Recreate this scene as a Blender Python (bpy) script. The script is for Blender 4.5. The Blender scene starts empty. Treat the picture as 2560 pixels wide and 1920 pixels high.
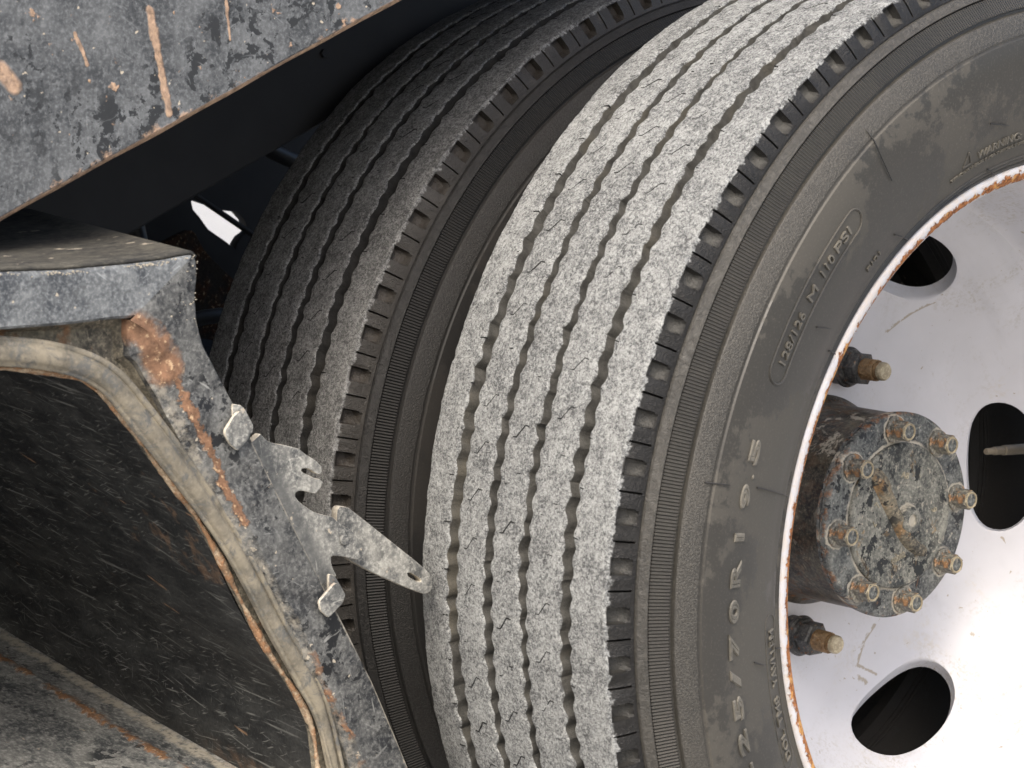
import bpy, bmesh, math, random
import numpy as np
from mathutils import Matrix, Vector
rng = np.random.default_rng(7)
random.seed(7)
S = bpy.context.scene
COL = S.collection
R = math.radians
# ------------------------------------------------------------------ camera, sky, sun, exposure
cd = bpy.data.cameras.new('camera'); cam = bpy.data.objects.new('camera', cd); COL.objects.link(cam)
cam.matrix_world = Matrix(((0.6224, -0.1009, 0.7762, 1.0285), (0.7816, 0.0270, -0.6232, -1.2245),
                           (0.0419, 0.9945, 0.0957, 0.2374), (0, 0, 0, 1)))
cd.sensor_width = 36; cd.lens = 2.2004 * 36; cd.clip_start = 0.02; cd.clip_end = 6000
cd.dof.use_dof = True; cd.dof.focus_distance = 1.52; cd.dof.aperture_fstop = 22
S.camera = cam
W = bpy.data.worlds.new('World'); S.world = W; W.use_nodes = True
SUN_DIR = Vector((0.42, -0.52, 0.74)).normalized()
el = math.asin(SUN_DIR.z); az = math.atan2(SUN_DIR.x, SUN_DIR.y)
nt = W.node_tree; nt.nodes.clear()
sky = nt.nodes.new('ShaderNodeTexSky'); sky.sky_type = 'NISHITA'; sky.sun_disc = False
sky.sun_elevation = el; sky.sun_rotation = az; sky.dust_density = 5.0; sky.air_density = 1.0; sky.ozone_density = 0.6
bg = nt.nodes.new('ShaderNodeBackground'); bg.inputs['Strength'].default_value = 0.15
wo = nt.nodes.new('ShaderNodeOutputWorld')
nt.links.new(sky.outputs[0], bg.inputs[0]); nt.links.new(bg.outputs[0], wo.inputs[0])
sl = bpy.data.lights.new('sun', 'SUN'); sl.energy = 1.05; sl.angle = R(28); sl.color = (1, 0.985, 0.92)
so = bpy.data.objects.new('sun', sl); COL.objects.link(so)
so.rotation_euler = SUN_DIR.to_track_quat('Z', 'Y').to_euler(); so.location = (1, -3, 4)
S.view_settings.view_transform = 'Standard'; S.view_settings.look = 'None'
S.view_settings.gamma = 1; S.view_settings.use_curve_mapping = False
S.view_settings.exposure = 0.92
S.cycles.use_denoising = True

# ------------------------------------------------------------------ node helpers
class M:
    def __init__(s, name):
        s.m = bpy.data.materials.new(name); s.m.use_nodes = True
        s.t = s.m.node_tree; s.b = s.t.nodes['Principled BSDF']; s.pos = None
    def n(s, typ, **kw):
        nd = s.t.nodes.new('ShaderNode' + typ)
        for k, v in kw.items(): setattr(nd, k, v)
        return nd
    def put(s, sock, v):
        if isinstance(v, bpy.types.NodeSocket): s.t.links.new(v, sock)
        elif isinstance(v, (tuple, list)) and len(v) == 3 and sock.type == 'RGBA': sock.default_value = (*v, 1)
        else: sock.default_value = v
    def co(s):
        if s.pos is None: s.pos = s.n('TexCoord').outputs['Object']
        return s.pos
    def uv(s): return s.n('UVMap').outputs[0]
    def attr(s, name): return s.n('Attribute', attribute_name=name).outputs['Fac']
    def map(s, v, scale=(1, 1, 1), rot=(0, 0, 0), loc=(0, 0, 0)):
        nd = s.n('Mapping'); s.put(nd.inputs[0], v); nd.inputs[1].default_value = loc
        nd.inputs[2].default_value = rot; nd.inputs[3].default_value = scale; return nd.outputs[0]
    def noise(s, scale, detail=4, rough=0.55, v=None, dist=0.0):
        nd = s.n('TexNoise'); s.put(nd.inputs['Vector'], v or s.co()); nd.inputs['Scale'].default_value = scale
        nd.inputs['Detail'].default_value = detail; nd.inputs['Roughness'].default_value = rough
        nd.inputs['Distortion'].default_value = dist
        return nd.outputs[0]
    def vor(s, scale, v=None, feature='F1'):
        nd = s.n('TexVoronoi', feature=feature); s.put(nd.inputs['Vector'], v or s.co()); nd.inputs['Scale'].default_value = scale
        return nd.outputs['Distance']
    def ma(s, op, a, b=0.0, c=0.0):
        nd = s.n('Math', operation=op); s.put(nd.inputs[0], a); s.put(nd.inputs[1], b); s.put(nd.inputs[2], c); return nd.outputs[0]
    def rng(s, v, a, b, c=0.0, d=1.0, smooth=False):
        nd = s.n('MapRange'); nd.clamp = True
        if smooth: nd.interpolation_type = 'SMOOTHSTEP'
        for i, x in enumerate((v, a, b, c, d)): s.put(nd.inputs[i], x)
        return nd.outputs[0]
    def mix(s, f, a, b):
        nd = s.n('Mix', data_type='RGBA'); s.put(nd.inputs[0], f); s.put(nd.inputs[6], a); s.put(nd.inputs[7], b); return nd.outputs[2]
    def mul(s, *a):
        o = a[0]
        for x in a[1:]: o = s.ma('MULTIPLY', o, x)
        return o
    def mx(s, *a):
        o = a[0]
        for x in a[1:]: o = s.ma('MAXIMUM', o, x)
        return o
    def sep(s, v=None):
        nd = s.n('SeparateXYZ'); s.put(nd.inputs[0], v or s.co()); return nd.outputs
    def bump(s, h, dist, strength=1.0, prev=None):
        nd = s.n('Bump'); s.put(nd.inputs['Height'], h); nd.inputs['Distance'].default_value = dist; nd.inputs['Strength'].default_value = strength
        if prev is not None: s.put(nd.inputs['Normal'], prev)
        return nd.outputs[0]
    def seg(s, uvx, uvy, p, q, w):
        """1 near the segment p-q in the (uvx, uvy) plane, fading over w"""
        dx, dy = q[0] - p[0], q[1] - p[1]; L2 = dx * dx + dy * dy
        ax = s.ma('SUBTRACT', uvx, p[0]); ay = s.ma('SUBTRACT', uvy, p[1])
        t = s.ma('DIVIDE', s.ma('ADD', s.ma('MULTIPLY', ax, dx), s.ma('MULTIPLY', ay, dy)), L2)
        t = s.rng(t, 0, 1)
        ex = s.ma('SUBTRACT', ax, s.ma('MULTIPLY', t, dx)); ey = s.ma('SUBTRACT', ay, s.ma('MULTIPLY', t, dy))
        d = s.ma('SQRT', s.ma('ADD', s.ma('MULTIPLY', ex, ex), s.ma('MULTIPLY', ey, ey)))
        return s.rng(d, 0, w, 1, 0)
    def done(s, col, rough=0.6, normal=None, metal=0.0, spec=0.5):
        s.put(s.b.inputs['Base Color'], col); s.put(s.b.inputs['Roughness'], rough); s.put(s.b.inputs['Metallic'], metal)
        s.put(s.b.inputs['Specular IOR Level'], spec)
        if normal is not None: s.put(s.b.inputs['Normal'], normal)
        return s.m

def thr(m, v, lo, hi): return m.rng(v, lo, hi, 0, 1)

# ---- tread rubber: worn ribs scuffed pale, black moulded shoulder, dusty groove floors
def mat_tread(name, pale, mid, dark, groove, shoulder, pocketc):
    m = M(name); uv = m.co(); top = m.attr('wear'); sh = m.attr('shoulder')
    st = uv
    a = m.noise(520, 5, 0.66, st, 0.8); b = m.noise(95, 4, 0.6, st); c = m.noise(1300, 2, 0.5, uv)
    big = m.noise(14, 3, 0.5, uv)
    g = m.ma('ADD', m.ma('MULTIPLY', a, 0.85), m.ma('MULTIPLY', b, 0.30))
    g = m.ma('ADD', g, m.ma('MULTIPLY', m.ma('SUBTRACT', c, 0.5), 0.35))
    g = m.ma('ADD', g, m.ma('MULTIPLY', m.ma('SUBTRACT', big, 0.5), 0.13))
    col = m.mix(m.rng(g, 0.455, 0.56), dark, mid); col = m.mix(m.rng(g, 0.56, 0.70), col, pale)
    fl = m.mix(m.rng(m.noise(120, 3, .6, uv), .35, .65), groove, tuple(x * 1.9 for x in groove))
    fl = m.mix(thr(m, m.noise(22, 3, .6, uv), .55, .68), fl, (groove[0] * 2.1, groove[1] * 2.0, groove[2] * 1.8))
    nz = m.noise(260, 4, .65, uv)
    edge = m.ma('ADD', top, m.ma('MULTIPLY', m.ma('SUBTRACT', nz, 0.5), 1.1))
    k = m.rng(edge, 0.42, 0.58)
    shc = m.mix(thr(m, m.noise(60, 4, .6, uv), .52, .7), shoulder, tuple(x * 1.7 for x in shoulder)); shc = m.mix(m.mul(m.attr('pocket'), .9), shc, pocketc)
    col = m.mix(k, m.mix(sh, fl, shc), col)
    n = m.bump(a, 0.0011, 0.8); n = m.bump(c, 0.0005, 0.6, n)
    rough = m.ma('ADD', 0.9, m.ma('MULTIPLY', m.mul(sh, m.ma('SUBTRACT', 1, k)), -0.56))
    return m.done(col, rough, n, spec=0.4)

# ---- moulded sidewall: rings, radial serrations, leather grain, dry brown dust
def mat_side(name, base, dust, amount, gloss=.5):
    m = M(name); x, y, z = m.sep()
    r = m.ma('SQRT', m.ma('ADD', m.ma('MULTIPLY', y, y), m.ma('MULTIPLY', z, z)))
    th = m.ma('ARCTAN2', z, y)
    wob = m.ma('MULTIPLY', m.ma('SUBTRACT', m.noise(40, 3), .5), 0.002)
    rw = m.ma('ADD', r, wob)
    ser = m.mul(m.rng(r, .3606, .3612), m.rng(r, .3708, .3714, 1, 0))
    wave = m.ma('SINE', m.ma('MULTIPLY', th, 1150)); wave = m.ma('MULTIPLY', wave, ser)
    grain_m = m.mul(m.rng(rw, .3445, .3455), m.rng(rw, .3570, .3580, 1, 0))
    ridge = m.mul(m.rng(r, .3715, .3722), m.rng(r, .3775, .3785, 1, 0))
    grain = m.noise(900, 3, .6); 
    cr = m.noise(220, 5, .7, None, 1.2)
    big = m.noise(9, 6, .62, None, .4); fine = m.noise(130, 5, .75)
    smooth = m.rng(rw, .3440, .3430)
    e = m.ma('ADD', big, m.ma('MULTIPLY', m.ma('SUBTRACT', fine, .5), .35))
    d = m.mul(m.rng(e, .485, .515), m.rng(rw, .345, .343, .25, 1))
    col = m.mix(m.mul(d, amount), base, dust)
    col = m.mix(m.mul(m.rng(m.noise(700, 2), .56, .70), .18), col, tuple(min(1, x * 2.2) for x in dust))
    pale = tuple(x * 2.3 for x in base)
    col = m.mix(m.mul(grain_m, m.rng(grain, .47, .60), .62), col, pale)
    col = m.mix(m.mul(ridge, m.rng(cr, .42, .60), .35), col, pale)
    col = m.mix(m.mul(ser, m.rng(wave, -.1, .6), .42), col, tuple(x * 2.6 for x in base))
    n = m.bump(wave, .0011, 1.0)
    n = m.bump(m.mul(grain_m, grain), .0010, .9, n)
    n = m.bump(m.mul(ridge, cr), .0016, .9, n)
    n = m.bump(fine, .0003, .25, n)
    rough = m.rng(d, 0, 1, gloss, gloss + .2)
    return m.done(col, rough, n, spec=.4)

# ---- weathered dark steel with dust film, chips, specks and rust (rust mask can be passed in)
def mat_steel(name, dark, film, film_amt, chips=0.5, specks=.5, rust=None, rough=.62, stretch=(1, 1, 1), rustcol=(.36, .15, .055), scratch=0.5, sx=1.0, shade_mask=None, pale=None):
    m = M(name); c = m.map(m.co(), stretch)
    a = m.noise(28, 6, .68, c, .5); f = m.noise(420, 4, .7, c); md = m.noise(110, 5, .66, c, .8)
    e = m.ma('ADD', m.ma('MULTIPLY', a, .65), m.ma('MULTIPLY', md, .35))
    t = m.rng(m.ma('ADD', e, m.ma('MULTIPLY', m.ma('SUBTRACT', f, .5), .30)), .40, .62)
    col = m.mix(m.mul(t, film_amt), dark, film)
    col = m.mix(m.mul(m.rng(f, .50, .72), .42 * film_amt), col, tuple(min(1, x * 1.9) for x in film))
    if shade_mask is not None: col = m.mix(shade_mask(m), col, dark)  # painted shade from the caller, pulls the colour to dark
    # chips: the film flaked away
    ch = m.mul(thr(m, m.noise(72, 5, .64, c, .15), .595 - .045 * chips, .61 - .045 * chips), thr(m, m.noise(12, 2, .5, c), .46, .54))
    ch2 = m.mul(thr(m, m.noise(170, 4, .62, c, .1), .585, .605), thr(m, m.noise(24, 2, .5, m.map(c, (1, 1, 1), (0, 0, 0), (4, 8, 2))), .46, .56))
    ch = m.mx(ch, m.mul(ch2, min(1, chips)))
    col = m.mix(m.mul(ch, min(1, chips * 1.6)), col, tuple(x * .55 for x in dark))
    # pale specks and short scratches
    sp = thr(m, m.noise(190, 2, .5, m.map(c, (1, 1, 1), (0, 0, 0), (3, 1, 7))), .70, .735)
    col = m.mix(m.mul(sp, specks), col, (.48, .42, .33))
    wp = m.n('VectorMath', operation='ADD'); m.put(wp.inputs[0], m.co()); wn = m.n('TexNoise'); m.put(wn.inputs['Vector'], m.co()); wn.inputs['Scale'].default_value = 40
    wm = m.n('VectorMath', operation='SCALE'); m.put(wm.inputs[0], wn.outputs['Color']); wm.inputs['Scale'].default_value = .006; m.put(wp.inputs[1], wm.outputs[0])
    for ang, sc, lo, loc in ((28, 520, .675, 0), (-35, 470, .680, 3), (75, 560, .685, 6), (-8, 380, .685, 9)):
        v = m.map(m.map(wp.outputs[0], (1, 1, 1), (R(ang), 0, 0), (loc, loc, loc)), (sx, .07, 1))
        s1 = m.mul(m.rng(m.noise(sc, 2, .5, v), lo, lo + .05), m.rng(m.noise(30, 2, .5, m.map(m.co(), (1, 1, 1), (0, 0, 0), (loc, 2, 1))), .45, .6))
        col = m.mix(m.mul(s1, scratch * .5), col, tuple(min(1, x * 1.9) for x in film))
    if pale is not None: col = m.mix(m.mul(pale(m), .85), col, (.46, .42, .34))
    n = m.bump(md, .0006, .5); n = m.bump(f, .00025, .6, n)
    if rust is not None:
        k = rust(m)
        rn = m.noise(160, 5, .7); rc = m.mix(m.rng(rn, .35, .65), tuple(x * .38 for x in rustcol), rustcol)
        rc = m.mix(thr(m, m.noise(300, 3, .6), .58, .68), rc, (.52, .36, .22))
        col = m.mix(k, col, rc); n = m.bump(m.mul(k, rn), .0012, .8, n)
        rough = m.rng(k, 0, 1, rough, .92)
    return m.done(col, rough, n, spec=.4)

# ------------------------------------------------------------------ mesh helpers
def link(o, parent=None):
    COL.objects.link(o)
    if parent is not None: o.parent = parent
    return o
def thing(name, label, cat, loc=(0, 0, 0), group=None):
    o = bpy.data.objects.new(name, None); o.location = loc; o.empty_display_size = .1
    o['label'] = label; o['category'] = cat
    if group: o['group'] = group
    return link(o)
def part(name, mesh, mat, parent, label=None):
    if isinstance(mesh, bpy.types.Mesh): me = mesh
    else:
        v, f = mesh; me = bpy.data.meshes.new(name); me.from_pydata([tuple(map(float, p)) for p in v], [], [tuple(map(int, q)) for q in f]); me.update()
    if mat is not None and not me.materials: me.materials.append(mat)
    o = bpy.data.objects.new(name, me); link(o, parent)
    if label: o['label'] = label
    return o
def smooth(o, ang=40):
    me = o.data; me.shade_smooth(); me.set_sharp_from_angle(angle=R(ang)); return o
def cat_(ms):
    V, F, k = [], [], 0
    for v, f in ms:
        V.extend(v); F.extend([tuple(i + k for i in q) for q in f]); k += len(v)
    return V, F
def rel(pts, o): return [(p[0] - o[0], p[1] - o[1], p[2] - o[2]) for p in pts]
def gridfaces(nu, nv, closeu=False):
    F = []
    for i in range(nu if closeu else nu - 1):
        for j in range(nv - 1):
            a = i * nv + j; b = ((i + 1) % nu) * nv + j
            F.append((a, b, b + 1, a + 1))
    return F
def revolve(prof, n, a0=0, wave=None):
    V = []
    for i in range(n):
        t = a0 + 2 * math.pi * i / n; c, s = math.cos(t), math.sin(t)
        for (x, r) in prof: V.append((x, r * c, r * s))
    return V, gridfaces(n, len(prof), True)
def resample(P, n):
    P = np.array(P, float); d = np.r_[0, np.cumsum(np.linalg.norm(np.diff(P, axis=0), axis=1))]
    t = np.linspace(0, d[-1], n); return np.stack([np.interp(t, d, P[:, k]) for k in range(P.shape[1])], 1)
def smoothline(P, n, it=1):
    P = np.array(P, float)
    for _ in range(it + 1):
        Q = [P[0]]
        for a, b in zip(P[:-1], P[1:]): Q += [a * .75 + b * .25, a * .25 + b * .75]
        Q.append(P[-1]); P = np.array(Q)
    return resample(P, n)
def tube(P, rad, seg=8, caps=True):
    P = [Vector(p) for p in P]; n = len(P)
    rad = [rad] * n if not hasattr(rad, '__len__') else rad
    V, F = [], []; up = Vector((1, 0, 0))
    for i, p in enumerate(P):
        t = (P[min(i + 1, n - 1)] - P[max(i - 1, 0)]).normalized()
        if abs(t.dot(up)) > .95: up = Vector((0, 0, 1))
        a = (up - t * up.dot(t)).normalized(); b = t.cross(a)
        for k in range(seg):
            w = 2 * math.pi * k / seg; V.append(tuple(p + (a * math.cos(w) + b * math.sin(w)) * rad[i]))
    for i in range(n - 1):
        for k in range(seg):
            k2 = (k + 1) % seg; F.append((i * seg + k, i * seg + k2, (i + 1) * seg + k2, (i + 1) * seg + k))
    if caps: F.append(tuple(range(seg))[::-1]); F.append(tuple((n - 1) * seg + k for k in range(seg)))
    return V, F
def plate(loops, thick, x0, bevel=.0004):
    """flat plate from closed (y, z) loops (first outline, then holes), front face at x0, thickness to -x"""
    cu = bpy.data.curves.new('tmp', 'CURVE'); cu.dimensions = '2D'; cu.fill_mode = 'BOTH'
    cu.extrude = thick / 2 - bevel; cu.bevel_depth = bevel; cu.bevel_resolution = 1
    for lp in loops:
        sp = cu.splines.new('POLY'); sp.points.add(len(lp) - 1); sp.use_cyclic_u = True
        for q, (y, z) in zip(sp.points, lp): q.co = (y, z, 0, 1)
    ob = bpy.data.objects.new('tmp', cu); me = bpy.data.meshes.new_from_object(ob); bpy.data.objects.remove(ob); bpy.data.curves.remove(cu)
    for v in me.vertices:
        y, z, t = v.co; v.co = (x0 - thick / 2 + t, y, z)
    V = [tuple(v.co) for v in me.vertices]; F = [tuple(p.vertices) for p in me.polygons]
    bpy.data.meshes.remove(me); return V, F
def rounded(P, n=4, k=.25):
    P = np.array(P, float); out = []
    m = len(P)
    for i in range(m):
        a, b, c = P[i - 1], P[i], P[(i + 1) % m]
        p, q = b + (a - b) * k, b + (c - b) * k
        for t in np.linspace(0, 1, n): out.append(tuple((1 - t) ** 2 * p + 2 * t * (1 - t) * b + t * t * q))
    return out
def hexprism(r, x0, x1, cham=.12, n=6, a0=0.0):
    V = []; F = []
    prof = [(x0, r), (x1 - cham * r, r), (x1, r * (1 - cham))]
    for (x, rr) in prof:
        for k in range(n):
            a = a0 + 2 * math.pi * k / n; V.append((x, rr * math.cos(a), rr * math.sin(a)))
    for j in range(2):
        for k in range(n): k2 = (k + 1) % n; F.append((j * n + k, j * n + k2, (j + 1) * n + k2, (j + 1) * n + k))
    F.append(tuple(2 * n + k for k in range(n))); F.append(tuple(range(n))[::-1])
    return V, F
def shift(m, dx, dy, dz): return [(x + dx, y + dy, z + dz) for x, y, z in m[0]], m[1]
def setuv(me, uv):
    l = me.uv_layers.new(name='UVMap'); idx = np.empty(len(me.loops), int); me.loops.foreach_get('vertex_index', idx)
    l.data.foreach_set('uv', np.asarray(uv, np.float32)[idx].ravel())
def setattr_f(me, name, arr):
    a = me.attributes.new(name, 'FLOAT', 'POINT'); a.data.foreach_set('value', np.asarray(arr, np.float32))
def fastmesh(name, V, Fq):
    me = bpy.data.meshes.new(name); V = np.asarray(V, np.float32); Fq = np.asarray(Fq, np.int32)
    me.vertices.add(len(V)); me.vertices.foreach_set('co', V.ravel())
    me.loops.add(Fq.size); me.loops.foreach_set('vertex_index', Fq.ravel())
    me.polygons.add(len(Fq)); me.polygons.foreach_set('loop_start', np.arange(0, Fq.size, 4, dtype=np.int32))
    me.update(calc_edges=True); me.validate(); return me

# ------------------------------------------------------------------ ground
def mat_ground():
    m = M('pale_gravel'); a = m.noise(3, 6, .6); b = m.noise(140, 4, .6)
    col = m.mix(a, (.43, .425, .41), (.53, .525, .505)); col = m.mix(m.rng(b, .4, .7), col, (.30, .29, .27))
    return m.done(col, .95, m.bump(b, .01, .5))
g = part('ground', ([(-2500, -2500, -.405), (2500, -2500, -.405), (2500, 2500, -.405), (-2500, 2500, -.405)], [(0, 1, 2, 3)]), mat_ground(), None)
g['kind'] = 'structure'; g['label'] = 'pale gravel ground in bright daylight under the truck'

# ------------------------------------------------------------------ tyre
PERIOD = 360 / 86
PR = np.array([(.2588, .0895), (.2600, .0912), (.2612, .0905), (.2628, .0930), (.2640, .0928), (.2652, .0945), (.2662, .0942), (.2685, .0962), (.2715, .0970),
      (.2765, .0995), (.287, .104), (.303, .1085), (.318, .1115), (.328, .1128), (.335, .113), (.3405, .1124), (.3428, .1121), (.3436, .1110), (.3445, .1109),
      (.350, .1087), (.3555, .1063), (.3570, .1054), (.3576, .1048), (.3580, .1024), (.3598, .1022), (.3606, .1040), (.366, .1006), (.3708, .0977), (.3711, .0962), (.3716, .0962), (.3719, .0982), (.3730, .0976),
      (.3750, .0958), (.3768, .0945), (.3772, .0922), (.3779, .0926)])
def side_x(r): return np.interp(r, PR[:, 0], PR[:, 1])

def build_tread():
    rel_t = [-.82, -.74, -.64, -.4, 0, .4, .64, .74, .82, .95, 1.12, 1.35, 1.58, 1.78, 1.93, 2.0, 2.06, 2.13, 2.19, 2.26, 2.45, 2.65, 2.85, 3.05, 3.25]
    th = np.array([169.3 + (k + 24) * PERIOD + t for k in range(86) for t in rel_t]); trel = np.array(rel_t * 86)
    n = len(th)
    def cn(amp, step):                       # cyclic random wobble along the tyre
        m = int(n / step); k = rng.normal(0, 1, m); x = np.linspace(0, m, n, endpoint=False); i = x.astype(int); f = x - i
        f = f * f * (3 - 2 * f); return amp * ((1 - f) * k[i % m] + f * k[(i + 1) % m])
    ph = ((th - 168.5) / (PERIOD / 2)) % 1.0
    tri = np.where(ph < .5, 1 - 4 * ph, 4 * ph - 3); tri = np.sign(tri) * np.abs(tri) ** .8
    ribs = [(-.0875, -.0592), (-.0484, -.0208), (-.0133, .0136), (.0203, .0499), (.0585, .0878)]
    cols = []                                # x(theta), depth(theta), wear, shoulder, pocketdepth
    tt = [0, .025, .08, .2, .35, .5, .65, .8, .92, .975, 1]
    def edge(x, outer, sgn):
        w = cn(.00016, 2.5) + cn(.00045, 11)
        bite = np.maximum(0, cn(.0012, 7) - .0017) * sgn
        return x + (0 if outer else 1) * .0013 * tri + w + bite
    E = [(edge(a, i == 0, 1), edge(b, i == 4, -1) + cn(.00045, 6) + np.minimum(0, .0016 - np.abs(cn(.0012, 9)))) for i, (a, b) in enumerate(ribs)]
    for i, (a, b) in enumerate(E):
        dep0 = cn(.0002, 25)
        for t in tt:
            e = min(t, 1 - t); dr = .0011 if e == 0 else (.00025 if e < .03 else 0)
            cols.append((a + (b - a) * t, dr + dep0 + cn(.00013, 3), np.full(n, .66 if e == 0 else 1.0), 0))
        if i < 4:
            c = E[i + 1][0]
            cut = np.abs(trel - 2.09) < .2
            for k, (u, d) in enumerate([(.012, .0022), (.09, .0098), (.20, .0112), (.5, .0115), (.80, .0112), (.91, .0098), (.988, .0022)]):
                dd = d + cn(.0005, 8)
                cols.append((b + (c - b) * u, dd, np.zeros(n), 0))
    X = np.stack([c[0] for c in cols], 1); D = np.stack([c[1] for c in cols], 1)
    Wr = np.stack([c[2] for c in cols], 1); Sh = np.zeros_like(X)
    Rr = .3985 - .5 * X ** 2 - D
    # shoulders
    ts = [.03, .055, .075, .13, .3, .55, .72, .86, .89, .95, 1.0]
    pocket = (np.abs(trel) < .68).astype(float); slit = (np.abs(trel - 2.095) < .055).astype(float)
    for sgn in (1, -1):
        xe = np.abs(X[:, -1] if sgn == 1 else X[:, 0]); re = (Rr[:, -1] if sgn == 1 else Rr[:, 0])
        cx, cr, cw = [], [], []; Pk = globals().setdefault('PKT', {}); Pk[sgn] = []
        for t in ts:
            x = xe + (.0930 - xe) * t; r = re + (.3779 - re) * t
            pm = pocket if t < .6 else (np.abs(trel) < .60)
            pd = .0060 * pm * (1.0 if .07 < t < .60 else (.62 if .60 <= t < .75 else 0)) + .0045 * slit * (1.0 if .05 < t < .88 else 0)
            Pk[sgn].append(pm * float(.07 < t < .75)); bul = .0006 * math.sin(math.pi * t)
            cx.append(sgn * (x + (bul - pd) * .962)); cr.append(r + (bul - pd) * .27); cw.append(np.where(np.abs(trel) < .78, .40 if t < .05 else 0.0, {0: .60, 1: .57, 2: .52, 3: .36, 4: .14}.get(ts.index(t), 0.0)))
        cx, cr, cw = (np.stack(q, 1) for q in (cx, cr, cw))
        if sgn == 1: X = np.c_[X, cx]; Rr = np.c_[Rr, cr]; Wr = np.c_[Wr, cw]; Sh = np.c_[Sh, np.ones_like(cx)]
        else: X = np.c_[cx[:, ::-1], X]; Rr = np.c_[cr[:, ::-1], Rr]; Wr = np.c_[cw[:, ::-1], Wr]; Sh = np.c_[np.ones_like(cx), Sh]
    tr = np.radians(th)[:, None]
    V = np.stack([X, Rr * np.cos(tr), Rr * np.sin(tr)], -1).reshape(-1, 3)
    nc = X.shape[1]; i = np.arange(n)[:, None] * nc; i2 = (np.roll(np.arange(n), -1))[:, None] * nc; j = np.arange(nc - 1)[None]
    Fq = np.stack([i + j, i + j + 1, i2 + j + 1, i2 + j], -1).reshape(-1, 4)
    me = fastmesh('tread', V, Fq)
    s = np.repeat(np.arange(n)[:, None] * .398 * 2 * math.pi / n, nc, 1)
    lat = np.cumsum(np.hypot(np.diff(X.mean(0), prepend=X.mean(0)[0]), np.diff(Rr.mean(0), prepend=Rr.mean(0)[0])))
    setuv(me, np.stack([X + (Sh * (.395 - Rr)), s], -1).reshape(-1, 2))
    nrib = X.shape[1] - 2 * len(ts); pk = np.c_[np.stack(PKT[-1], 1)[:, ::-1], np.zeros((n, nrib)), np.stack(PKT[1], 1)]
    setattr_f(me, 'pocket', pk.ravel()); setattr_f(me, 'wear', Wr.ravel()); setattr_f(me, 'shoulder', Sh.ravel())
    me.shade_smooth(); me.set_sharp_from_angle(angle=R(38))
    return me

def build_sipes():
    V, F = [], []
    def ribbon(pts, w, h=.00012):
        P = [np.array(p) for p in pts]
        for (x0, t0), (x1, t1) in zip(P[:-1], P[1:]):
            s0, s1 = math.radians(t0) * .398, math.radians(t1) * .398
            dx, ds = x1 - x0, s1 - s0; L = math.hypot(dx, ds); nx, ns = -ds / L * w / 2, dx / L * w / 2
            b = len(V)
            for (x, s) in ((x0 + nx, s0 + ns), (x0 - nx, s0 - ns), (x1 - nx, s1 - ns), (x1 + nx, s1 + ns)):
                for hh in (h, -.002):
                    r = .3985 - .5 * x * x + hh; a = s / .398; V.append((x, r * math.cos(a), r * math.sin(a)))
            F.extend([(b, b + 2, b + 4, b + 6), (b, b + 1, b + 3, b + 2), (b + 2, b + 3, b + 5, b + 4), (b + 4, b + 5, b + 7, b + 6), (b + 6, b + 7, b + 1, b)])
    for k in range(86):
        for xc, t0, fade in ((-.0350, 170.13, .1), (.0355, 169.98, .1), (-.0006, 172.2, .45)):
            t = t0 + k * PERIOD; j = random.uniform(-.08, .08); w = .00055
            if random.random() < fade:
                ribbon([(xc + .0035, t - .56 + j), (xc + .0065, t - .56 + j)], w); ribbon([(xc - .0065, t + .55 + j), (xc - .0045, t + .55 + j)], w)
            else:
                ribbon([(xc - .0066, t + .57 + j), (xc - .0034, t + .57 + j), (xc + .0030, t - .56 + j), (xc + .0066, t - .50 + j)], w)
        t = 173.0 + k * PERIOD + random.uniform(-.05, .05)
        ribbon([(-.0640, t + .05), (-.0590, t)], .0007)
        t = 171.75 + k * PERIOD
        if random.random() < .8: ribbon([(.0585, t), (.0618, t + .08)], .0007)
    me = bpy.data.meshes.new('sipes'); me.from_pydata(V, [], F); return me

def glyphs(text, th_a, th_b, r0, r1, h=.0006, outline=False, bevel=.0003):
    """text moulded on the sidewall, running clockwise from angle th_a to th_b between radii r0 and r1"""
    cu = bpy.data.curves.new('tmp', 'FONT'); cu.body = text; cu.size = 1; cu.resolution_u = 4
    Hh = r1 - r0
    if outline: cu.fill_mode = 'NONE'; cu.bevel_depth = bevel / Hh * .7; cu.bevel_resolution = 1
    else: cu.extrude = .02
    ob = bpy.data.objects.new('tmp', cu); COL.objects.link(ob); bpy.context.view_layer.update()
    me = bpy.data.meshes.new_from_object(ob.evaluated_get(bpy.context.evaluated_depsgraph_get()))
    bpy.data.objects.remove(ob); bpy.data.curves.remove(cu)
    P = np.array([v.co[:] for v in me.vertices]); F = [tuple(p.vertices) for p in me.polygons]; bpy.data.meshes.remove(me)
    lo, hi = P.min(0), P.max(0); u = (P[:, 0] - lo[0]) / (hi[0] - lo[0]); v = P[:, 1] / .73 if (hi[1] < .8 and lo[1] > -.1) else (P[:, 1] - lo[1]) / (hi[1] - lo[1])
    if text == '/' or outline: v = (P[:, 1] - lo[1]) / (hi[1] - lo[1])
    if text == '.': v = (P[:, 1] - lo[1]) / (hi[1] - lo[1])
    zz = (P[:, 2] - lo[2]) / max(1e-9, hi[2] - lo[2])
    u = .5 + (u - .5) * (.42 if text == '1' else 1.0)
    th = np.radians(th_a + (th_b - th_a) * u); r = r0 + v * Hh
    x = side_x(r) - .0002 + zz * h if not outline else side_x(r) + (zz - .35) * h
    return np.stack([x, r * np.cos(th), r * np.sin(th)], 1).tolist(), F
def polar(th, r, dx=0.0): a = R(th); return (float(side_x(r)) + dx, r * math.cos(a), r * math.sin(a))

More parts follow.
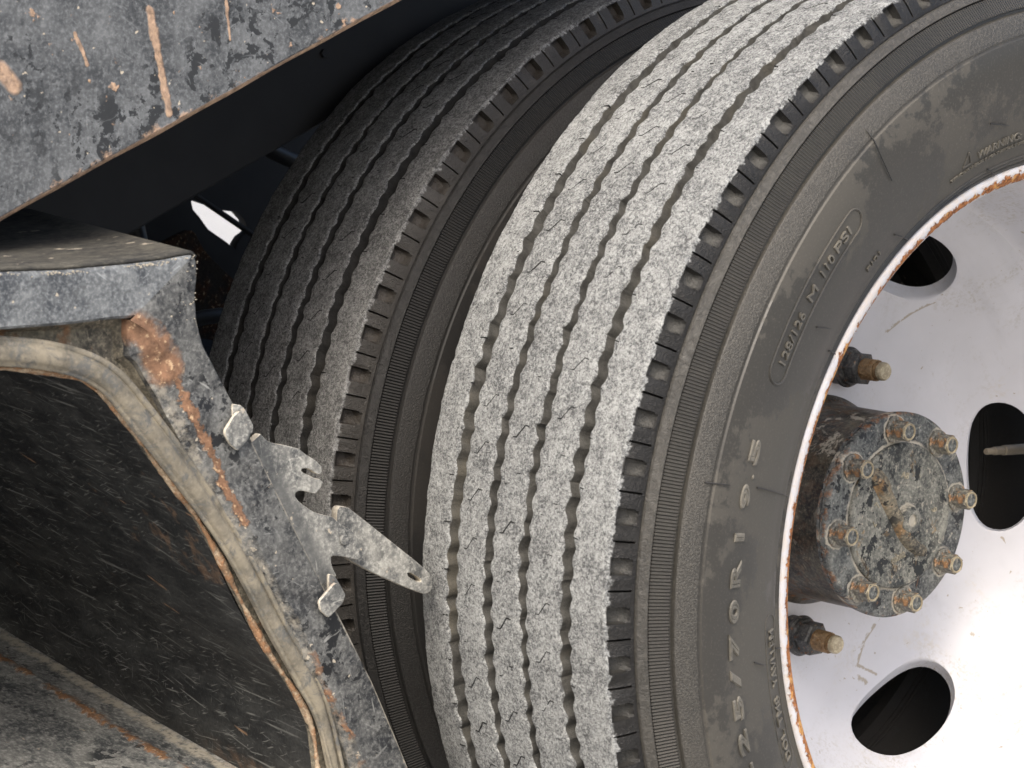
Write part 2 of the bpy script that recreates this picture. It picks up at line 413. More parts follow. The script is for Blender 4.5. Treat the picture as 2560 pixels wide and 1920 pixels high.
TREAD_OUT = mat_tread('worn_tread_rubber', (.36, .37, .36), (.198, .204, .202), (.074, .076, .077), (.043, .042, .038), (.011, .0105, .0098), (.060, .059, .054))  # last colour lightens the pocket floors for sky sheen and dust
TREAD_IN = mat_tread('worn_tread_rubber_shaded', (.31, .31, .30), (.155, .155, .15), (.075, .075, .073), (.020, .0195, .0185), (.036, .033, .029), (.034, .028, .022))  # darker copy of the tread colours, shade under the bed painted in
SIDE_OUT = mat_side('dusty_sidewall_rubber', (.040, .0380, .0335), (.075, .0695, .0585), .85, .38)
SIDE_IN = mat_side('dark_sidewall_rubber', (.018, .0175, .0168), (.030, .027, .0235), .5, .6)  # sidewall colours lowered likewise for the shade between the duals
SLIT = M('sipe_black'); SLIT = SLIT.done((.006, .006, .006), .9)
TREAD = build_tread(); SIPES = build_sipes()
SIDEMESH = None
def side_mesh():
    prof = [(x, r) for r, x in PR]
    full = [(.060, .2500), (.0855, .2545)] + prof
    a = revolve(full, 720); b = revolve([(-x, r) for x, r in full], 720)
    V, F = cat_([a, b]); me = bpy.data.meshes.new('tyre'); me.from_pydata(V, [], F); me.shade_smooth(); me.set_sharp_from_angle(angle=R(35)); return me
SIDEMESH = side_mesh()
def make_tyre(root, tmat, smat, outer):
    ty = part('tyre', SIDEMESH if outer else SIDEMESH.copy(), None, root)
    ty.data.materials.clear(); ty.data.materials.append(smat)
    tm = TREAD if outer else TREAD.copy(); tm.materials.clear(); tm.materials.append(tmat)
    part('tread', tm, None, ty)
    s = part('tread_sipes', SIPES, SLIT, ty); s['kind'] = 'stuff'
    return ty

# ------------------------------------------------------------------ wheel rim
def mat_rim():
    m = M('white_rim_paint'); x, y, z = m.sep()
    r = m.ma('SQRT', m.ma('ADD', m.ma('MULTIPLY', y, y), m.ma('MULTIPLY', z, z)))
    nz = m.noise(170, 5, .72, None, .5); big = m.noise(26, 3, .6)
    d = m.ma('ADD', m.ma('ABSOLUTE', m.ma('SUBTRACT', r, .2512)), m.ma('MULTIPLY', m.ma('SUBTRACT', nz, .5), -.014))
    d = m.ma('ADD', d, m.ma('MULTIPLY', m.ma('SUBTRACT', big, .5), -.010))
    lip = m.mul(m.rng(d, .0022, .0030, 1, 0), m.rng(x, .066, .074))
    white = m.mix(m.rng(m.noise(11, 4, .6), .4, .65), (.58, .58, .61), (.53, .53, .555))
    dirt = m.mul(thr(m, m.noise(7, 5, .7, None, 1.0), .60, .70), m.rng(m.noise(240, 4, .7), .45, .6), .45)
    col = m.mix(dirt, white, (.50, .44, .34))
    gr = m.mul(m.rng(m.noise(16, 5, .7, None, .8), .50, .66), m.rng(m.noise(330, 4, .75), .48, .60), m.rng(r, .15, .23, .25, 1), .75)
    col = m.mix(gr, col, (.36, .33, .27))
    wip = m.rng(m.noise(18, 4, .6, m.map(m.map(m.co(), (1, 1, 1), (R(40), 0, 0)), (1, .15, 1))), .58, .70, 0, .28); col = m.mix(wip, col, (.36, .36, .385))
    spk = m.mul(thr(m, m.noise(95, 3, .6, m.map(m.co(), (1, 1, 1), (.3, .2, .6)), .5), .70, .715), .8)
    spk = m.mx(spk, m.mul(thr(m, m.noise(230, 3, .6, None, .5), .685, .70), thr(m, m.noise(14, 3, .6), .50, .60), .75)); drip = None
    dj = m.ma('MULTIPLY', m.ma('SUBTRACT', nz, .5), .006)
    for p, q, w in (((.0757, -.1027), (.0644, -.1143), .0026), ((.0644, -.1143), (.0577, -.132), .0024), ((.0577, -.132), (.0769, -.1412), .0026), ((.060, -.1425), (.066, -.1455), .0040), ((.07, .125), (.105, .148), .0022)):
        kk = m.rng(m.ma('ADD', m.seg(m.ma('ADD', y, dj), z, p, q, w), m.ma('MULTIPLY', m.ma('SUBTRACT', nz, .5), 2.4)), .45, .7); drip = kk if drip is None else m.mx(drip, kk)
    spk = m.mx(spk, m.mul(drip, .75, m.rng(x, -.05, -.08)))
    col = m.mix(spk, col, (.30, .25, .17))
    stain = m.mul(m.rng(m.ma('ADD', r, m.ma('MULTIPLY', big, .012)), .238, .249), m.rng(x, -.02, .08), m.rng(nz, .40, .62), .55)
    col = m.mix(stain, col, (.55, .46, .36))
    rn = m.noise(380, 4, .7); rc = m.mix(m.rng(rn, .38, .62), (.13, .045, .016), (.50, .20, .06))
    rc = m.mix(thr(m, m.noise(130, 3), .56, .64), rc, (.60, .32, .10))
    col = m.mix(lip, col, rc)
    n = m.bump(m.mul(lip, nz), -.0012, .7); n = m.bump(m.noise(60, 3), .0006, .15, n)
    return m.done(col, m.rng(lip, 0, 1, .38, .9), n)
RIMMAT = mat_rim()
DISC = [(-.133, .060), (-.1304, .063), (-.1302, .135), (-.1296, .150), (-.1275, .162), (-.1225, .1735), (-.111, .187), (-.098, .1975), (-.085, .2085), (-.0755, .219), (-.069, .2285), (-.066, .2345)]
def disc_x(r):
    P = sorted((b, a) for a, b in DISC); return float(np.interp(r, [p[0] for p in P], [p[1] for p in P]))
def disc_xs(r): return sum(disc_x(r + k * .006) * w for k, w in ((-1, .25), (0, .5), (1, .25)))
HOLES = [71.7, 5.6, 298, 240.5, 184.5, 128.5]
def rim_mesh():
    lip = [(-.0630, .2375), (-.055, .2400), (-.03, .2430), (0, .2440), (.04, .2455), (.075, .2465), (.0830, .2471), (.0868, .2482), (.0893, .2505), (.0908, .2535), (.0912, .2560), (.0905, .2580), (.0885, .2590), (.0855, .2585), (.083, .2560), (.060, .2485), (.0, .2470), (-.09, .2400)]
    parts = [revolve([(disc_xs(.2345), .2345)] + lip, 360)]
    inner = [(-.133, .058), (-.1300, .063)] + [(disc_xs(r), r) for r in np.linspace(.075, .152, 9)]
    parts.append(revolve(inner, 360))
    bm = bmesh.new()
    def add(mesh):
        vs = [bm.verts.new(v) for v in mesh[0]]
        for f in mesh[1]:
            try: bm.faces.new([vs[i] for i in f])
            except ValueError: pass
    for p in parts: add(p)
    hs = sorted(HOLES); n = 6; r0, r1, rc, hr, ht = .152, .2345, .188, .0205, .0515
    for i, hc in enumerate(hs):
        a = (hs[i - 1] + hc - (360 if i == 0 else 0)) / 2; b = (hs[(i + 1) % n] + hc + (360 if i == n - 1 else 0)) / 2
        na, nr = 60, 12
        rect = [(a + (b - a) * k / na, r0) for k in range(na)] + [(b, r0 + (r1 - r0) * k / nr) for k in range(nr)] + \
               [(b + (a - b) * k / na, r1) for k in range(na)] + [(a, r1 + (r0 - r1) * k / nr) for k in range(nr)]
        V, F = [], []; m = len(rect); rings = 12
        levels = [(-.10, -.0125), (-.02, -.0115), (0.0, -.003), (.012, -.0006), (.035, 0.0)] + [(t, 0.0) for t in np.linspace(.09, 1, rings)]
        for (t, dx) in levels:
            for (ta, ra) in rect:
                du, dv = R(ta - hc) * rc, ra - rc
                ang = math.atan2(dv / hr, du / ht); c, s = math.cos(ang), math.sin(ang); e = 2 / 2.1
                eu, ev = ht * math.copysign(abs(c) ** e, c), hr * math.copysign(abs(s) ** e, s)
                u, v = eu + (du - eu) * t, ev + (dv - ev) * t
                if t < 0: u, v = eu * (1 + t * .12), ev * (1 + t * .12)
                th, rr = R(hc) + u / rc, rc + v
                rr2 = rr - dx * (.79 if t <= 0 else 0); V.append((disc_xs(rr) + dx * (.61 if t <= 0 else 1), rr2 * math.cos(th), rr2 * math.sin(th)))
        for L in range(len(levels) - 1):
            for k in range(m): k2 = (k + 1) % m; F.append((L * m + k, L * m + k2, (L + 1) * m + k2, (L + 1) * m + k))
        add((V, F))
    bmesh.ops.remove_doubles(bm, verts=bm.verts, dist=.00008)
    bmesh.ops.recalc_face_normals(bm, faces=bm.faces)
    me = bpy.data.meshes.new('rim'); bm.to_mesh(me); bm.free(); me.shade_smooth(); me.set_sharp_from_angle(angle=R(50)); return me
RIM = rim_mesh()
NUTMAT = mat_steel('blackened_nut_steel', (.016, .017, .019), (.17, .165, .15), .55, .1, .3, lambda m: m.mul(thr(m, m.noise(220, 4, .6), .58, .66), .55), .42)
STUDMAT = mat_steel('rusty_stud_steel', (.10, .06, .03), (.30, .20, .10), .8, .1, .3, lambda m: m.mul(thr(m, m.noise(260, 4, .6), .50, .62), .7), .5, rustcol=(.30, .15, .06))
TIPMAT = mat_steel('bare_stud_end', (.22, .18, .11), (.46, .40, .28), .8, .2, .3, None, .35)

wheel = thing('wheel', 'outer dual truck wheel with white steel rim, rusty lip and pale worn tread', 'wheel', (0, 0, 0), 'dual rear truck wheels')
tyre = make_tyre(wheel, TREAD_OUT, SIDE_OUT, True)
rim = part('rim', RIM, RIMMAT, wheel)
nut0 = None
for k in range(6):
    a = R(80 + 60 * k - (1.5 if k == 3 else 0) + (2 if k == 3 else 0))
    rad = .1015; y, z = rad * math.cos(a), rad * math.sin(a)
    if nut0 is None:
        nv = cat_([revolve([(-.1298, .0002), (-.1298, .0138), (-.1222, .0134), (-.1216, .0134), (-.1214, .0150), (-.1192, .0154), (-.1178, .0148), (-.1174, .0138), (-.1162, .0140), (-.1142, .0130), (-.1138, .0005)], 40),
                   hexprism(.0130, -.1148, -.103, .10)])
        nm = bpy.data.meshes.new('lug_nut'); nm.from_pydata(nv[0], [], nv[1]); nm.materials.append(NUTMAT); nm.shade_smooth(); nm.set_sharp_from_angle(angle=R(30))
        pr = [(-.106, .0002), (-.106, .0078)]; x = -.1045
        while x < -.0905: pr += [(x, .0080), (x + .0007, .0074), (x + .0012, .0074)]; x += .0017
        pr += [(-.0902, .0066), (-.0870, .0064), (-.0862, .0070), (-.0835, .0068), (-.0822, .0058), (-.0820, .0002)]
        sv = revolve(pr, 28)
        sm = bpy.data.meshes.new('stud'); sm.from_pydata(sv[0], [], sv[1]); sm.materials.append(STUDMAT); sm.materials.append(TIPMAT)
        for p in sm.polygons:
            if p.center[0] > -.0872: p.material_index = 1
        sm.shade_smooth(); sm.set_sharp_from_angle(angle=R(30)); nut0 = (nm, sm)
    o = part('lug_nut', nut0[0], None, wheel); o.location = (0, y, z); o.rotation_euler.x = random.uniform(0, 1)
    part('stud', nut0[1], None, o)
# mouldings on the outer sidewall
LETTER = mat_side('lit_letter_rubber', (.100, .094, .080), (.15, .140, .118), .9)  # letters coloured lighter than the sidewall to stand for lit outlines
for ch, a, b in (('5', 166.8, 164.0), ('.', 168.25, 167.7), ('9', 171.5, 168.8), ('1', 175.6, 173.3), ('R', 179.8, 176.8), ('0', 183.6, 181.0), ('7', 187.4, 184.5),
                 ('/', 190.8, 188.4), ('5', 194.3, 191.5), ('2', 198.3, 195.4), ('2', 202.2, 199.4)):
    r1 = .3218 if ch != '.' else .3145
    part('moulded_letter', glyphs(ch, a, b, .3128, r1, .0020, True, .0008), LETTER, tyre)
for tx, a, b, r0, r1 in (('128/126', 155.7, 149.6, .3140, .3202), ('M', 148.1, 146.4, .3138, .3202), ('110', 144.9, 142.4, .3140, .3203), ('PSI', 141.7, 138.7, .3140, .3205),
                         ('F101', 138.6, 135.6, .2776, .2806), ('WARNING:', 114.3, 105.4, .2790, .2842), ('SERIOUS INJURY MAY RESULT FROM:', 119.7, 102.6, .2741, .2768),
                         ('DOL', 203.7, 199.8, .2725, .2792), ('TM8', 198.8, 195.0, .2722, .2790), ('YAVLLEM', 193.6, 186.2, .2715, .2785)):
    part('moulded_text', glyphs(tx, a, b, r0, r1, .0015), LETTER, tyre)
def capsule(ta, tb, r0, r1, rad):
    rc, h = (r0 + r1) / 2, (r1 - r0) / 2; da = math.degrees(h / rc); pts = []
    for t in np.linspace(ta + da, tb - da, 40): pts.append((t, r1))
    for k in np.linspace(90, -90, 14): pts.append((tb - da + da * math.cos(R(k)), rc + h * math.sin(R(k))))
    for t in np.linspace(tb - da, ta + da, 40): pts.append((t, r0))
    for k in np.linspace(-90, -270, 14): pts.append((ta + da + da * math.cos(R(k)), rc + h * math.sin(R(k))))
    return tube([polar(t, r, .0001) for t, r in pts], rad, 6)
part('moulded_border', capsule(136.3, 157.9, .3092, .3253, .0008), SIDE_OUT, tyre)
part('moulded_border', capsule(184.2, 204.9, .2692, .2822, .0004), SIDE_OUT, tyre)
tri = [(117.1, .2791), (116.1, .2875), (115.5, .2791), (117.1, .2791)]
part('warning_triangle', tube([polar(a + (c - a) * k / 6, b + (d - b) * k / 6, .0002) for (a, b), (c, d) in zip(tri[:-1], tri[1:]) for k in range(7)], .0007, 6), SIDE_OUT, tyre)
HAIR = M('rubber_hair').done((.022, .021, .019), .5)
for pts in ([(129.9, .3581), (130.2, .3442), (130.8, .3347), (130.45, .3139)], [(112.1, .2987), (108.5, .2915)], [(149.55, .2986), (148.1, .283)], [(149.96, .2719), (149.2, .2600)],
            [(132.1, .278), (128.9, .2611)], [(169.42, .3495), (169.25, .3332)], [(168.98, .3078), (169.0, .2957), (169.3, .262)], [(188.8, .2979), (189.96, .2857)], [(188.9, .27), (189.8, .2588)], [(111.5, .2672), (109.0, .2590)]):
    P = [polar(t, r, .0008) for t, r in pts]
    P = smoothline(P, 10, 1); P[:, 0] += np.sin(np.linspace(0, 3, 10)) * .0012
    part('vent_hair', tube(P, np.linspace(.0005, .0003, 10), 6), HAIR, tyre)

wheel2 = thing('wheel', 'inner dual truck wheel with tread coloured darker for shade behind the pale one', 'wheel', (-.2807, 0, 0), 'dual rear truck wheels')
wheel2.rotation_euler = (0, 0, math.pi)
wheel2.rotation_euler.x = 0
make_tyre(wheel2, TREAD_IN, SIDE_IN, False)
rim2 = RIM.copy(); rim2.materials.clear(); rim2.materials.append(mat_steel('dark_rim_steel', (.012, .012, .012), (.04, .038, .034), .6, .1, .2)); part('rim', rim2, None, wheel2)  # inner rim in near-black steel instead of white

# ------------------------------------------------------------------ hub
def hub_rust(m):
    x, y, z = m.sep(); r = m.ma('SQRT', m.ma('ADD', m.ma('MULTIPLY', y, y), m.ma('MULTIPLY', z, z)))
    e = m.mul(m.rng(m.ma('ABSOLUTE', m.ma('SUBTRACT', r, .0744)), .0003, .0022, 1, 0), m.rng(m.noise(120, 4, .7), .50, .60), .8)
    return m.mul(m.mx(e, m.mul(thr(m, m.noise(70, 5, .7, None, .6), .66, .72), .7)), .8)
def mud_rings(m):
    x, y, z = m.sep(); r = m.ma('SQRT', m.ma('ADD', m.ma('MULTIPLY', y, y), m.ma('MULTIPLY', z, z)))
    a = m.ma('SUBTRACT', m.ma('PINGPONG', m.ma('ADD', m.ma('ARCTAN2', z, y), R(14 + 360)), R(22.5)), 0.0)
    a = m.ma('SUBTRACT', m.ma('MODULO', m.ma('ADD', m.ma('ARCTAN2', z, y), R(360 + 14)), R(45)), R(22.5))
    bx_ = m.ma('SUBTRACT', m.ma('MULTIPLY', r, m.ma('COSINE', a)), .0632); by_ = m.ma('MULTIPLY', r, m.ma('SINE', a))
    d = m.ma('SQRT', m.ma('ADD', m.ma('MULTIPLY', bx_, bx_), m.ma('MULTIPLY', by_, by_)))
    nz = m.noise(210, 4, .7); j = m.ma('MULTIPLY', m.ma('SUBTRACT', nz, .5), .006)
    k1 = m.rng(m.ma('ABSOLUTE', m.ma('ADD', m.ma('SUBTRACT', d, .0105), j)), .0004, .0012, 1, 0)
    k2 = m.rng(m.ma('ABSOLUTE', m.ma('ADD', m.ma('SUBTRACT', r, .0537), j)), .0005, .0015, 1, 0)
    k3 = thr(m, m.noise(130, 4, .7, None, .6), .62, .68)
    return m.mul(m.mx(k1, k2, m.mul(k3, .8)), m.rng(m.noise(45, 3), .40, .52, .25, 1))
HUBSIDE = mat_steel('black_hub_casting', (.006, .006, .007), (.30, .26, .18), .30, .4, .3, hub_rust, .4, pale=lambda m: m.mul(thr(m, m.noise(52, 5, .7, None, .5), .575, .62), m.rng(m.sep()[2], -.02, .05), .8))
HUBFACE = mat_steel('grimy_flange_steel', (.026, .030, .033), (.22, .225, .205), .80, .8, .6, hub_rust, .6, pale=mud_rings)
def cap_mud(m):
    x, y, z = m.sep(); ay, az = m.ma('SUBTRACT', y, .0068), m.ma('SUBTRACT', z, -.0030); j = m.ma('MULTIPLY', m.ma('SUBTRACT', m.noise(210, 4, .7), .5), .004)
    d = m.ma('ADD', m.ma('SQRT', m.ma('ADD', m.ma('MULTIPLY', ay, ay), m.ma('MULTIPLY', az, az))), j)
    k = m.mx(m.rng(m.ma('ABSOLUTE', m.ma('SUBTRACT', d, .0112)), .0004, .0014, 1, 0), m.rng(d, .0044, .0036))
    return m.mul(m.mx(k, m.mul(thr(m, m.noise(160, 4, .7), .60, .66), .7)), .9)
CAPMAT = mat_steel('grimy_cap_steel', (.030, .034, .035), (.26, .255, .215), .82, .8, .5, lambda m: m.mul(thr(m, m.noise(45, 5, .7, None, .6), .60, .70), .75), .7, rustcol=(.42, .26, .10), pale=cap_mud)
BOLTMAT = mat_steel('rusty_bolt_steel', (.040, .042, .042), (.34, .32, .26), .75, .3, .6, lambda m: m.mul(thr(m, m.noise(150, 4, .6), .53, .62), .8), .55, rustcol=(.34, .17, .07))
hub = thing('wheel_hub', 'round black axle hub with eight rusty bolts in the middle of the white rim', 'hub', (-.13, 0, 0))
O = (-.13, 0, 0)
def P_(m): return rel(m[0], O), m[1]
smooth(part('hub_body', P_(revolve([(-.1285, .0585), (-.1285, .079), (-.126, .0782), (-.123, .0750), (-.118, .0734), (-.104, .0730), (-.058, .0724), (-.0575, .0002)], 96)), HUBSIDE, hub))
smooth(part('axle_flange', P_(revolve([(-.0580, .060), (-.0578, .0728), (-.0570, .0740), (-.0545, .0740), (-.0540, .0730), (-.0532, .0730), (-.0528, .0746), (-.0492, .0746), (-.0476, .0734), (-.0470, .0718), (-.0470, .0002)], 128)), HUBFACE, hub), 50)
smooth(part('hub_cap', P_(revolve([(-.0475, .0530), (-.0452, .0528), (-.0440, .0512), (-.0444, .0480), (-.0452, .0440), (-.0450, .030), (-.0445, .0002)], 96)), CAPMAT, hub), 60)
RIBMAT = mat_steel('ochre_dusted_rib', (.034, .035, .033), (.30, .255, .175), .72, .6, .8, lambda m: m.mul(thr(m, m.noise(55, 5, .7), .52, .60), .8), .8, rustcol=(.34, .21, .10))
def ridge_bar(P, w, h, x0):
    P = smoothline(P, 26, 1); V, F = [], []
    for i, p in enumerate(P):
        t = P[min(i + 1, 25)] - P[max(i - 1, 0)]; t /= np.linalg.norm(t); nn = np.array([-t[1], t[0]])
        e = min(1, min(i, 25 - i) / 2.5 + .05); ww = (w[0] + (w[1] - w[0]) * i / 25) * (.4 + .6 * e); hh = h * e * (1 + .15 * math.sin(i * 1.7))
        for k, (s, q) in enumerate(((-1, 0), (-.75, .6), (-.35, .95), (.35, 1), (.75, .6), (1, 0))):
            y, z = p + nn * s * ww; V.append((x0 + q * hh, y, z))
    return V, gridfaces(26, 6)
CAPMAT_DONE = True
smooth(part('cap_rib', P_(ridge_bar([(-.0310, .0350), (-.0225, .0245), (-.0125, .0085), (-.0040, -.0030), (.0035, -.0135), (.0130, -.0220), (.0315, -.0300)], (.0078, .0048), .0058, -.0455)), RIBMAT, hub), 70)
smooth(part('cap_boss', P_(shift(revolve([(-.0455, .0108), (-.0400, .0096), (-.0386, .0084), (-.0386, .0046), (-.0402, .0038), (-.0404, .0002)], 40), 0, .0068, -.0030)), CAPMAT, hub), 50)
bolt_me = None
for k in range(8):
    a = R(8.5 + 45 * k)
    if bolt_me is None:
        bv = cat_([revolve([(0, .0002), (0, .0096), (.0016, .0096), (.0022, .0088), (.0023, .0001)], 32), hexprism(.0074, .002, .0140, .05),
                   revolve([(.0130, .0062), (.0146, .0060), (.0147, .0050), (.0128, .0042), (.0126, .0001)], 32)])
        bolt_me = bpy.data.meshes.new('flange_bolt'); bolt_me.from_pydata(bv[0], [], bv[1]); bolt_me.materials.append(BOLTMAT); bolt_me.materials.append(TIPMAT); bolt_me.materials.append(HUBFACE)
        for p in bolt_me.polygons:
            rr_ = math.hypot(p.center[1], p.center[2])
            if p.center[0] > .0123 and rr_ < .0068: p.material_index = 2 if rr_ < .0045 else 1
        bolt_me.shade_smooth(); bolt_me.set_sharp_from_angle(angle=R(30))
    o = part('flange_bolt', bolt_me, None, hub); o.location = (.0831, .0632 * math.cos(a), .0632 * math.sin(a)); o.rotation_euler.x = random.uniform(0, 1)
def flat_text(text, y, z, h, rot, x0, dep=.0008):
    cu = bpy.data.curves.new('tmp', 'FONT'); cu.body = text; cu.size = h / .73; cu.extrude = dep; cu.align_x = 'CENTER'
    ob = bpy.data.objects.new('tmp', cu); COL.objects.link(ob); bpy.context.view_layer.update()
    me = bpy.data.meshes.new_from_object(ob.evaluated_get(bpy.context.evaluated_depsgraph_get())); bpy.data.objects.remove(ob); bpy.data.curves.remove(cu)
    c, s = math.cos(rot), math.sin(rot)
    V = [(x0 + v.co.z, y + v.co.x * c - v.co.y * s, z + v.co.x * s + v.co.y * c) for v in me.vertices]; F = [tuple(p.vertices) for p in me.polygons]
    bpy.data.meshes.remove(me); return V, F
CASTMAT = mat_steel('dusty_cast_marks', (.12, .115, .09), (.38, .34, .25), .9, .1, .8, None, .8)
for tx, y, z, h, rot in (('A8', .0020, .0270, .0050, -.2), ('60202', .0010, -.0325, .0045, .35), ('L', -.0275, .0105, .0055, -2.4), ('7', -.0290, -.0030, .0045, -2.2), ('9', .0330, .0020, .0060, -1.5)):
    part('cast_mark', P_(flat_text(tx, y, z, h, rot, -.0450)), CASTMAT, hub)

# valve extension behind the hand hole
vs = thing('valve_stem', 'thin pale valve stem seen through the right hand hole of the white rim', 'valve', (-.150, .2189, .0233))
VM = M('valve_rubber').done((.42, .36, .27), .6)
smooth(part('stem', ([(p[1] - 0, p[0], p[2]) for p in revolve([(0, .0002), (0, .0022), (.001, .0027), (.010, .0027), (.0105, .0034), (.022, .0034), (.0225, .0042), (.050, .0044), (.0505, .0002)], 24)[0]], revolve([(0, 0)] * 9, 24)[1]), VM, vs), 30)

# ------------------------------------------------------------------ flatbed above (its edge slopes)
def bed_rust(m):
    x, y, z = m.sep()
    h = m.ma('SUBTRACT', m.ma('MULTIPLY', z, .882), m.ma('MULTIPLY', y, .471))     # height above the lower edge
    l = m.ma('ADD', m.ma('MULTIPLY', z, .471), m.ma('MULTIPLY', y, .882))
    nz = m.noise(70, 5, .72); bg_ = m.noise(14, 2)
    e = m.rng(m.ma('ADD', h, m.ma('ADD', m.ma('MULTIPLY', nz, -.045), m.ma('MULTIPLY', bg_, -.010))), -.0315, -.0255, 1, 0)
    e = m.mx(e, m.rng(m.ma('ADD', h, m.ma('MULTIPLY', nz, -.002)), .0016, .0026, 1, 0))
    d = m.ma('MULTIPLY', m.ma('SUBTRACT', m.noise(60, 4, .6), .5), .010)
    ly, lz = m.ma('ADD', y, d), m.ma('ADD', z, m.ma('MULTIPLY', d, -.7))
    sg = None
    for p, q, w in SEGS:
        k = m.rng(m.seg(ly, lz, p, q, w), .35, .6)
        sg = k if sg is None else m.mx(sg, k)
    sp = m.mul(thr(m, m.noise(85, 3, .6, m.map(m.co(), (1, 1, 1), (0, 0, 0), (9, 2, 4))), .665, .70), .9)
    return m.mx(e, m.mul(sg, .85), sp)
BO = (-.1, -.6783, .1952)
_s = lambda px, py: (-.6783 + (px * .000261) - BO[1], .1952 + (560 - py) * .000268 - px * .0000 - BO[2])
SEGS = [((.0878, .1215), (.1030, .0640), .0042), ((.0415, .1055), (.0510, .0880), .0022), ((-.0020, .0835), (.0060, .0750), .008), ((.1375, .1330), (.1420, .1080), .0016)]
BEDMAT = mat_steel('flaking_blue_grey_paint', (.046, .050, .054), (.150, .158, .163), .98, 1.25, 1.0, bed_rust, .55, (1, 1, 1), (.56, .38, .26), .6)
DARKM = M('dark_underbody_steel'); DARKM = DARKM.done(DARKM.mix(DARKM.noise(30, 4), (.016, .0165, .018), (.034, .034, .035)), .75)
bed = thing('truck_bed', 'flaking blue-grey truck bed side with rusty lower edge, sloping above the tyres', 'truck bed', BO)
u = np.array([0, .882, .471]); w_ = np.array([0, -.471, .882]); nx = np.array([1, 0, 0])
def bedgrid(l0, l1, sec, n):
    V = []
    for l in np.linspace(l0, l1, n):
        wob = .0003 * math.sin(l * 37) + .0002 * math.sin(l * 101)
        for (x, h) in sec: V.append(tuple(u * l + w_ * (h + wob * (1 if h < .02 else 0)) + nx * x))
    return V, gridfaces(n, len(sec))
sec = [(-.030, .004), (-.030, .0008), (-.0065, .0000), (-.0055, -.0002), (-.0010, .0022), (0, .0036), (0, .02), (0, .08), (0, .2), (0, .34), (-.002, .342), (-.03, .342)]
smooth(part('side_panel', bedgrid(-.45, .95, sec, 120), BEDMAT, bed), 35)
smooth(part('floor', bedgrid(-.45, .95, [(-.004, .030), (-1.9, .030), (-1.9, .036), (-.004, .036), (-.004, .030)], 4), DARKM, bed), 30)
b0 = np.array([-.3, -.2686 - BO[1], .2676 - BO[2]]); hb = float(w_ @ b0)
smooth(part('bed_beam', bedgrid(-.45, .95, [(-.30, .029), (-.30, hb), (-.303, hb - .002), (-.36, hb - .002), (-.36, hb + .003), (-.306, hb + .003), (-.306, .029)], 4), DARKM, bed), 30)
for l, h in ((.415, hb + .045),):
    m_ = hexprism(.0035, -.3, -.297, .1); o = part('bolt_head', m_, DARKM, bed); o.location = tuple(u * l + w_ * h)

# ------------------------------------------------------------------ chassis seen in the dark between the tyres and the box
ch = thing('chassis_frame', 'chassis parts and an added dark blocking plate with a bright gap behind the inner tyre', 'chassis', (-.75, -.16, .17))
CO = (-.75, -.16, .17)
HOLE = [(-0.1775, 0.1952), (-0.1737, 0.1961), (-0.1575, 0.192), (-0.144, 0.1877), (-0.1276, 0.1864), (-0.1196, 0.1791), (-0.116, 0.1717), (-0.1162, 0.1675), (-0.1229, 0.1632), (-0.1275, 0.1565), (-0.1283, 0.1507), (-0.1391, 0.158), (-0.1587, 0.1693), (-0.1685, 0.1806), (-0.1753, 0.187)]
smooth(part('blocking_plate', P_(([(x, y, z) for x, y, z in plate([[(-1.3, -.36), (.75, -.36), (.75, .9), (-1.3, .9)], HOLE], .012, -.75)[0]], plate([[(-1.3, -.36), (.75, -.36), (.75, .9), (-1.3, .9)], HOLE], .012, -.75)[1])) if False else
       (rel(plate([[(-1.3, -.36), (.75, -.36), (.75, .9), (-1.3, .9)], HOLE], .012, -.75)[0], CO), plate([[(-1.3, -.36), (.75, -.36), (.75, .9), (-1.3, .9)], HOLE], .012, -.75)[1]), DARKM, ch), 30)  # dark plate added to block the bright ground beyond the truck
part('brake_rod', (rel(tube([(-.72, -.2556, .2368), (-.72, -.1349, .1695), (-.72, -.06, .128)], .0027, 10)[0], CO), tube([(0, 0, 0), (0, 1, 0), (0, 2, 0)], 1, 10)[1]), DARKM, ch)
HOSEM = M('hose_rubber').done((.03, .03, .031), .5)
RUSTY = mat_steel('rust_brown_bracket', (.020, .014, .010), (.06, .045, .03), .6, .2, .2, lambda m: thr(m, m.noise(40, 4), .45, .6), .8, rustcol=(.10, .045, .02))
hp = plate([rounded([(-.250, .150), (-.205, .172), (-.190, .150), (-.142, .112), (-.135, .07), (-.19, .06)], 4, .2)], .008, -.70)
part('spring_hanger', (rel(hp[0], CO), hp[1]), RUSTY, ch)
smooth(part('axle_beam', (rel(tube([(-.155, 0, 0), (-.60, 0, 0), (-.755, 0, 0)], [.075, .075, .09], 40)[0], CO), tube([(0, 0, 0), (0, 1, 0), (0, 2, 0)], 1, 40)[1]), DARKM, ch), 40)
for hp_, hr_ in (([(-.62, -.36, .30), (-.62, -.31, .20), (-.6, -.30, .10), (-.6, -.26, -.05)], .008), ([(-.62, -.30, .34), (-.60, -.22, .25), (-.62, -.10, .22), (-.66, .05, .26)], .007), ([(-.45, -.40, .10), (-.47, -.30, .12), (-.52, -.22, .09), (-.6, -.1, .12)], .006)):
    hs_ = smoothline(hp_, 24, 2); hv = tube(hs_, hr_, 10)
    smooth(part('air_hose', (rel(hv[0], CO), hv[1]), HOSEM, ch), 60)
sp = tube([(-.66, -.62, .16), (-.66, -.35, .075), (-.66, -.1, .04), (-.66, .2, .06)], .022, 8)
part('leaf_spring', (rel(sp[0], CO), sp[1]), DARKM, ch)

